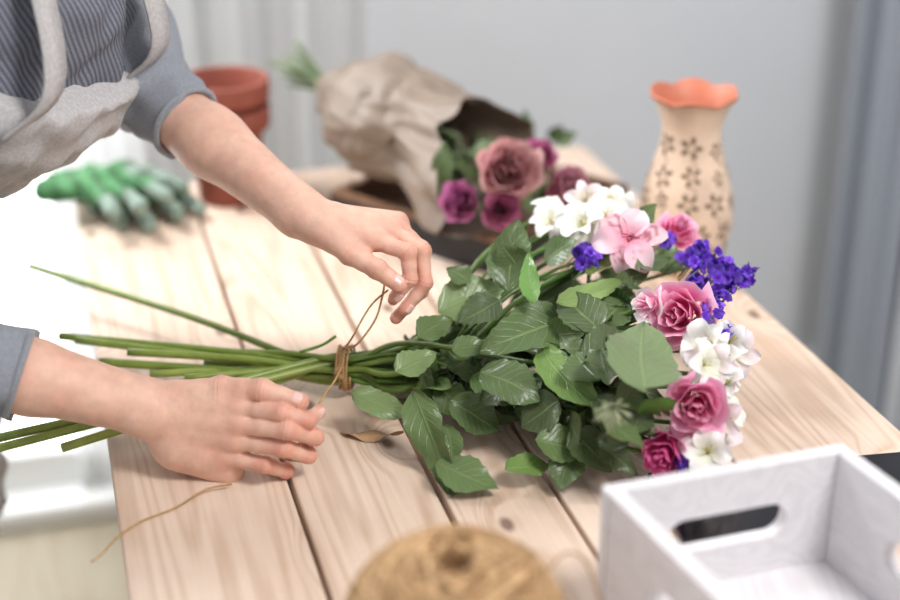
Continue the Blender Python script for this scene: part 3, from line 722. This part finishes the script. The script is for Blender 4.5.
def shirtmat():
    m,nt,b=nodes('shirt_knit'); N=nt.nodes; Lk=nt.links
    a=N.new('ShaderNodeAttribute'); a.attribute_name='Col'
    sep=N.new('ShaderNodeSeparateColor'); Lk.new(a.outputs['Color'],sep.inputs[0])
    tc=N.new('ShaderNodeTexCoord'); dt=N.new('ShaderNodeVectorMath'); dt.operation='DOT_PRODUCT'; dt.inputs[1].default_value=(Sd*.8+Us*.6).normalized()
    Lk.new(tc.outputs['Object'],dt.inputs[0])
    st=math_(nt,'MULTIPLY_ADD',math_(nt,'SINE',math_(nt,'MULTIPLY',dt.outputs['Value'],1000.0)),.5,.5)
    mx=N.new('ShaderNodeMix'); mx.data_type='RGBA'; mx.inputs['A'].default_value=L4((84,87,100)); mx.inputs['B'].default_value=L4((130,132,142)); Lk.new(st,mx.inputs['Factor'])
    m2=N.new('ShaderNodeMix'); m2.data_type='RGBA'; m2.inputs['B'].default_value=L4((142,145,153)); Lk.new(sep.outputs[0],m2.inputs['Factor']); Lk.new(mx.outputs['Result'],m2.inputs['A'])
    n=N.new('ShaderNodeTexNoise'); n.inputs['Scale'].default_value=700; Lk.new(tc.outputs['Object'],n.inputs['Vector'])
    mr=N.new('ShaderNodeMapRange'); mr.inputs['From Min'].default_value=.3; mr.inputs['From Max'].default_value=.7; mr.inputs['To Min'].default_value=.75; mr.inputs['To Max'].default_value=1.25; Lk.new(n.outputs['Fac'],mr.inputs['Value'])
    vm=N.new('ShaderNodeVectorMath'); vm.operation='SCALE'; Lk.new(m2.outputs['Result'],vm.inputs[0]); Lk.new(mr.outputs[0],vm.inputs['Scale'])
    Lk.new(vm.outputs[0],b.inputs['Base Color']); b.inputs['Roughness'].default_value=.95
    bp=N.new('ShaderNodeBump'); bp.inputs['Strength'].default_value=.5; bp.inputs['Distance'].default_value=.001; Lk.new(n.outputs['Fac'],bp.inputs['Height']); Lk.new(bp.outputs[0],b.inputs['Normal'])
    return m
def shcol(V):
    da=np.minimum(cap(V,Lsh.lerp(Lel,.15),Lel,.069,.06),np.minimum(cap(V,Lel,Lwr,.07,.06),np.minimum(cap(V,Rsh.lerp(Rel,.15),Rel,.069,.06),cap(V,Rel,Rwr,.07,.06))))
    w=np.clip(-da/.004,0,1)[:,None]
    return np.repeat(w,3,1)
sdfobj('shirt',shirt,lo,hi,.0060,shirtmat(),wm,shcol)
mb=MB()
for el,wr,fr in((Lel,Lwr,LF),(Rel,Rwr,RF)):
    e=el+(wr-el)*fr; x,y,z=frame(wr-el)
    mb.tube([e+(x*math.cos(a)+y*math.sin(a))*.0430-z*.003 for a in np.linspace(0,2*math.pi,37)],.0042,n=8,sub=1)
mb.out('cuffs',M_sleeve,wm)
def legs(p,k=.04):
    d=ell(p,pel-UP*.03,AXS,(.163,.112,.12))
    for h,kn_,an in((hipL,kneeL,ankL),(hipR,kneeR,ankR)): d=smin(d,smin(cap(p,h,kn_,.088,.062),cap(p,kn_,an,.060,.050),.02),k)
    return d
lo,hi=bounds([pel,kneeL,kneeR,ankL,ankR],.14)
sdfobj('trousers',lambda p:np.maximum(legs(p)+fold(p,.004),.06-p[:,2]),lo,hi,.011,M_trouser,wm)
mb=MB()
for an in(ankL,ankR):
    def fn(a,b,an=an):
        th=b*2*math.pi; ph=a*math.pi; q=Vector((math.cos(ph),math.sin(ph)*math.cos(th),math.sin(ph)*math.sin(th)))
        v=an+Fd*(.055-q.x*.125)+Sd*(q.y*.045)+UP*(-.045+q.z*.045*(1+.4*q.x)); v.z=max(v.z,.002); return v
    mb.grid(fn,20,20)
mb.out('shoes',mat('shoe_leather',(60,48,42),rough=.5),wm)
def spine(z):
    zz=np.clip(z,.88,1.285); X_=[.88,1.02,1.155,1.285]; xs=np.interp(zz,X_,[pel.x,wai.x,che.x,nkb.x]); ys=np.interp(zz,X_,[pel.y,wai.y,che.y,nkb.y]); return xs,ys
chA=np.array(che)
def apr(p):
    d=smin(torso(p,.08),ell(p,che+Fs*.03-Us*.03,AXS,(.13,.09,.13)),.06)
    l=smin(cap(p,hipL,kneeL-UP*.1,.095,.095),cap(p,hipR,kneeR-UP*.1,.095,.095),.12); l=smin(l,cap(p,pel,(kneeL+kneeR)/2-UP*.1,.10,.10),.08)
    d=smin(d,l,.08)
    d=d-.010+.006*np.sin((p@np.array(Sd))*60)*np.clip((.95-p[:,2])*3,0,1)+fold(p,.005)
    xs,ys=spine(p[:,2]); rel=np.stack([p[:,0]-xs,p[:,1]-ys],1); fr=rel@np.array(Fd.xy); sdv=rel@np.array(Sd.xy)
    hw=np.interp(p[:,2],[.4,.9,1.0,1.20],[.20,.18,.17,.155])
    d=np.maximum(d,np.abs(sdv)-hw); d=np.maximum(d,.02-fr); d=np.maximum(d,((p-chA)@np.array(Us))-.030); d=np.maximum(d,.46-p[:,2])
    return d
lo,hi=bounds([pel,che,Vector((-.7,1.65,.42)),nkb],.22)
sdfobj('apron',apr,lo,hi,.0065,M_apron,wm,None)
mb=MB()
for s in(-1,1):
    pts=[che+Sd*(s*.115)+Fs*.108+Us*.01, che+Sd*(s*.10)+Fs*.100+Us*.09, nkb+Sd*(s*.080)+UP*.02+Fd*.05, nkb+Sd*(s*.065)+UP*.045-Fd*.04]
    Q=crom(pts,6)
    vs=[]
    for q in Q: vs+= [q+Sd*.018,q-Sd*.018]
    mb.add(vs,[(2*i,2*i+1,2*i+3,2*i+2) for i in range(len(Q)-1)])
o=mb.out('apron_straps',M_apron,wm); md=o.modifiers.new('t','SOLIDIFY'); md.thickness=.003
hc=Vector((-.345,1.55,1.485)); hf=(Fd*.82-UP*.57).normalized(); hu=(UP-hf*UP.dot(hf)).normalized(); hs=hu.cross(hf)
HA=(hs,hf,hu)
SK=np.array(lin((230,186,164)));RD=np.array(lin((210,124,104)))
def headf(p):
    d=ell(p,hc+hu*.025-hf*.01,HA,(.074,.092,.088)); d=smin(d,ell(p,hc-hu*.04+hf*.02,HA,(.056,.068,.075)),.03)
    d=smin(d,cap(p,hc+hf*.088+hu*.01,hc+hf*.108-hu*.022,.008,.012),.015)
    for s in(-1,1):
        d=smin(d,cap(p,hc+hs*(s*.016)+hf*.085+hu*.022,hc+hs*(s*.045)+hf*.072+hu*.022,.008,.007),.012)
        d=smin(d,ell(p,hc+hs*(s*.076)-hf*.005-hu*.005,HA,(.008,.016,.030)),.006)
        d=np.maximum(d,-ell(p,hc+hs*(s*.031)+hf*.088+hu*.004,HA,(.016,.012,.009)))
    d=smin(d,cap(p,hc+hs*.018+hf*.084-hu*.048,hc-hs*.018+hf*.084-hu*.048,.007,.007),.006)
    d=smin(d,cap(p,nkb-UP*.03,hc-hu*.06-hf*.03,.055,.048),.03)
    return d
def headc(V):
    lip=cap(V,hc+hs*.018+hf*.086-hu*.048,hc-hs*.018+hf*.086-hu*.048,.009,.009)
    w=(lip<.001)[:,None]; return SK*(1-w)+np.array(lin((190,90,90)))*w
lo,hi=bounds([hc,nkb],.13); sdfobj('head',headf,lo,hi,.005,M_skin,wm,headc)
def hairf(p):
    d=ell(p,hc+hu*.035-hf*.022,HA,(.083,.095,.092)); d=np.maximum(d,-ell(p,hc+hf*.085-hu*.03,HA,(.062,.075,.095)))
    return smin(d,ell(p,hc-hf*.11+hu*.03,HA,(.045,.04,.045)),.02)+.002*np.sin((p@np.array(hs))*420)
sdfobj('hair',hairf,lo-.03,hi+.03,.005,mat('brown_hair',(84,56,38),rough=.5,nscale=200,namt=.3,stretch=(1,1,.2)),wm)
mb=MB()
for s in(-1,1):
    c=hc+hs*(s*.031)+hf*.076+hu*.004
    mb.grid(lambda a,b:c+(hf*math.cos(a*math.pi)+(hs*math.cos(b*6.2832)+hu*math.sin(b*6.2832))*math.sin(a*math.pi))*.0115,24,17,lambda a,b: (.02,.015,.01) if a<.1 else ((.15,.09,.05) if a<.22 else (.85,.85,.85)))
mb.out('eyes',mat('eye',attr=True,rough=.15),wm)
# hands
def hand(name,el,wr,base_prims,fingers,thumb,h=.0016,nails=(),tend=()):
    def chainpts(P,r):
        pts=[];rs=[]
        for i in range(len(P)-1):
            pts+= [P[i],P[i].lerp(P[i+1],.5)]; rs+=[r[i],(r[i]+r[i+1])*.5*(.88 if i>0 else .92)]
        pts.append(P[-1]); rs.append(r[-1]); return pts,rs
    CH=[chainpts(P,r) for P,r in fingers]; TH=chainpts(*thumb)
    allp=[el,wr]+[q for P,_ in fingers for q in P]+thumb[0]
    lo,hi=bounds(allp,.045)
    cre=[]
    for P,r in fingers+[thumb]:
        for i in range(1,len(P)-1):
            ax=(P[i+1]-P[i-1]).normalized(); cre.append((np.array(P[i]),np.array(ax),r[i]))
    def f(p):
        d=None
        for pr in base_prims:
            e=cap(p,*pr[:4]); d=e if d is None else smin(d,e,pr[4])
        for a,b,ra,rb in tend: d=smin(d,cap(p,a,b,ra,rb),.010)
        res=smin(d,chain(p,TH[0],TH[1],.004),.012)
        base=d
        for pts,rs in CH: res=np.minimum(res,smin(base,chain(p,pts,rs,.003),.007))
        for c,ax,r in cre:
            q=p-c; t=q@ax; rad=np.linalg.norm(q,axis=1)
            res=res+.00055*np.exp(-(rad/(r*1.6))**4)*np.cos(t*2*math.pi/.0040)*np.exp(-(t/.0055)**2)
        return res
    jr=[q for P,_ in fingers for q in P[:-1]]+thumb[0][1:-1]; tips=[P[-1] for P,_ in fingers]+[thumb[0][-1]]
    def cf(V):
        w=np.zeros(len(V))
        for q in jr: w=np.maximum(w,np.exp(-(np.linalg.norm(V-np.array(q),axis=1)/.012)**2)*.75)
        for q in tips: w=np.maximum(w,np.exp(-(np.linalg.norm(V-np.array(q),axis=1)/.012)**2)*.7)
        nz=.16*(np.sin(V[:,0]*90+2)*np.sin(V[:,1]*110)*np.sin(V[:,2]*100+1)); w=np.clip(w+nz+.08,0,1)[:,None]
        return SK*(1-w)+RD*w
    o=sdfobj(name,f,lo,hi,h,M_skin,wm,cf)
    mb=MB()
    for P,r,dn in nails:
        tip=P[-1]; ax=(P[-1]-P[-2]).normalized(); dn=Vector(dn); dn=(dn-ax*dn.dot(ax)).normalized(); sd=ax.cross(dn); R=r[-1]*1.0
        c=tip-ax*.004
        def fn(a,b):
            x=(a-.45)*.0125; an=(b-.5)*1.9; k=1-max(0,a-.72)*1.1*abs(b-.5)*2
            taper=.0008 if 0.05<a<.95 and .04<b<.96 else -.0007
            rr_=R*(1-.10*max(0,a-.4))+taper
            return c+ax*x*(k)+(dn*math.cos(an)+sd*math.sin(an))*rr_
        mb.grid(fn,9,9)
    mb.out(name+'_nails',M_nail,wm)
def Z(d0): 
    return lambda u,v,w: W(u,v,d0-w*.001)
Lz=Z(1.645)
fr=[.0098,.0096,.0084,.0070]
Li=([Lz(372,240,18),Lz(408,252,26),Lz(410,279,22),Lz(395,297,14)],fr)
Lm=([Lz(388,231,6),Lz(421,249,10),Lz(425,283,8),Lz(405,309,4)],[.0100,.0097,.0086,.0072])
Lr=([Lz(396,225,-9),Lz(423,251,-10),Lz(421,291,-10),Lz(396,318,-8)],[.0096,.0093,.0083,.0069])
Lp=([Lz(398,222,-25),Lz(416,248,-29),Lz(411,280,-29),Lz(393,300,-25)],[.0086,.0080,.0072,.0061])
Lt=([Lz(322,228,12),Lz(350,254,25),Lz(377,269,34),Lz(399,285,32)],[.0148,.0122,.0110,.0090])
Lw=Lwr
lp=[(Lel,Lel.lerp(Lw,.45),.040,.036,.01),(Lel.lerp(Lw,.45),Lw,.036,.0225,.02),(Lel.lerp(Lw,.4)+UP*.004,Lw+Vector((.0,-.008,.006)),.031,.021,.02),(Lw,Lz(330,225,0),.0235,.0185,.02)]
for P,e in((Li,10),(Lm,3),(Lr,-6),(Lp,-14)):
    lp.append((Lz(312,219,e),P[0][0],.0165,.0116,.012))
lp.append((Lz(318,228,4),Lz(352,248,10),.018,.0135,.014)); lp.append((Lz(330,222,-16),Lz(382,228,-24),.015,.013,.014))
hand('left_hand_and_forearm',Lel,Lw,lp,[Li,Lm,Lr,Lp],Lt,nails=[(Lt[0],Lt[1],(.35,-.45,.75)),(Lm[0],Lm[1],(.9,-.7,-.1)),(Li[0],Li[1],(.8,-.8,.1))],
  tend=[(Lz(335,216,14),Li[0][0]+UP*.003,.007,.009),(Lz(335,210,6),Lm[0][0]+UP*.003,.007,.0095)])
Rz=Z(1.56)
# near hand: fingers closed together and curled round the twine, tips folded back under, index pressed to the thumb
Ri=([Rz(238,407,18),Rz(282,413,36),Rz(308,421,28),Rz(319,411,8)],[.0100,.0098,.0086,.0070])
Rm=([Rz(238,424,18),Rz(287,430,37),Rz(315,437,16),Rz(305,441,-10)],[.0104,.0102,.0090,.0072])
Rr=([Rz(234,440,12),Rz(283,448,27),Rz(308,455,4),Rz(291,455,-18)],[.0101,.0099,.0088,.0070])
Rp=([Rz(225,455,4),Rz(265,465,15),Rz(286,471,-6),Rz(269,467,-25)],[.0094,.0088,.0081,.0066])
Rt=([Rz(182,397,4),Rz(222,388,12),Rz(262,390,26),Rz(300,402,26)],[.0155,.0128,.0118,.0094])
Rw=Rwr
rp=[(Rel,Rel.lerp(Rw,.45),.038,.0355,.01),(Rel.lerp(Rw,.45),Rw,.0355,.0255,.02),(Rel.lerp(Rw,.5)+Vector((0,.008,0)),Rw+Vector((0,.010,.004)),.028,.020,.02),(Rw,Rz(185,425,0),.026,.022,.02)]
for P,(uu,vv,e) in((Ri,(172,404,6)),(Rm,(168,416,6)),(Rr,(168,430,0)),(Rp,(170,444,-6))):
    rp.append((Rz(uu,vv,e),P[0][0],.0185,.0118,.012))
rp.append((Rz(180,448,-8),Rz(228,470,-12),.024,.017,.016)); rp.append((Rz(178,402,0),Rz(216,398,2),.018,.013,.014))
hand('right_hand_and_forearm',Rel,Rw,rp,[Ri,Rm,Rr,Rp],Rt,nails=[(Rt[0],Rt[1],(0,-.5,.85)),(Ri[0],Ri[1],(1,-.5,.1))],
  tend=[(Rz(200,405,17),Ri[0][0]+UP*.0025,.006,.0095),(Rz(200,420,17),Rm[0][0]+UP*.0025,.006,.010),(Rz(198,434,12),Rr[0][0]+UP*.0025,.006,.0095)])
# ================================================================ LIGHT
w=bpy.data.worlds.new('w'); scene.world=w; w.use_nodes=True
w.node_tree.nodes['Background'].inputs[0].default_value=(.94,.97,1,1); w.node_tree.nodes['Background'].inputs[1].default_value=.50
def area(name,loc,tgt,size,power,col=(1,1,1)):
    l=bpy.data.lights.new(name,'AREA'); l.size=size; l.energy=power; l.color=col
    o=bpy.data.objects.new(name,l); scene.collection.objects.link(o); o.location=loc
    o.rotation_euler=(Vector(tgt)-Vector(loc)).to_track_quat('-Z','Y').to_euler(); return o
area('window_light',TN(-.6,2.45,2.3),TN(.5,1.3,.75),.6,42,(.97,.99,1))
area('added_fill_light',(1.0,.5,2.6),(.2,1.9,.75),.6,38,(1,.98,.96))  # added overhead fill from front right, not a lamp in the room
# ================================================================ CAMERA
cam=bpy.data.cameras.new('camera'); cam.lens=60; cam.sensor_width=36; cam.clip_start=.05
co=bpy.data.objects.new('camera',cam); scene.collection.objects.link(co); co.location=(0,0,CZ); co.rotation_euler=(math.pi/2-PITCH,0,0)
cam.dof.use_dof=True; cam.dof.focus_distance=1.61; cam.dof.aperture_fstop=1.5
scene.camera=co
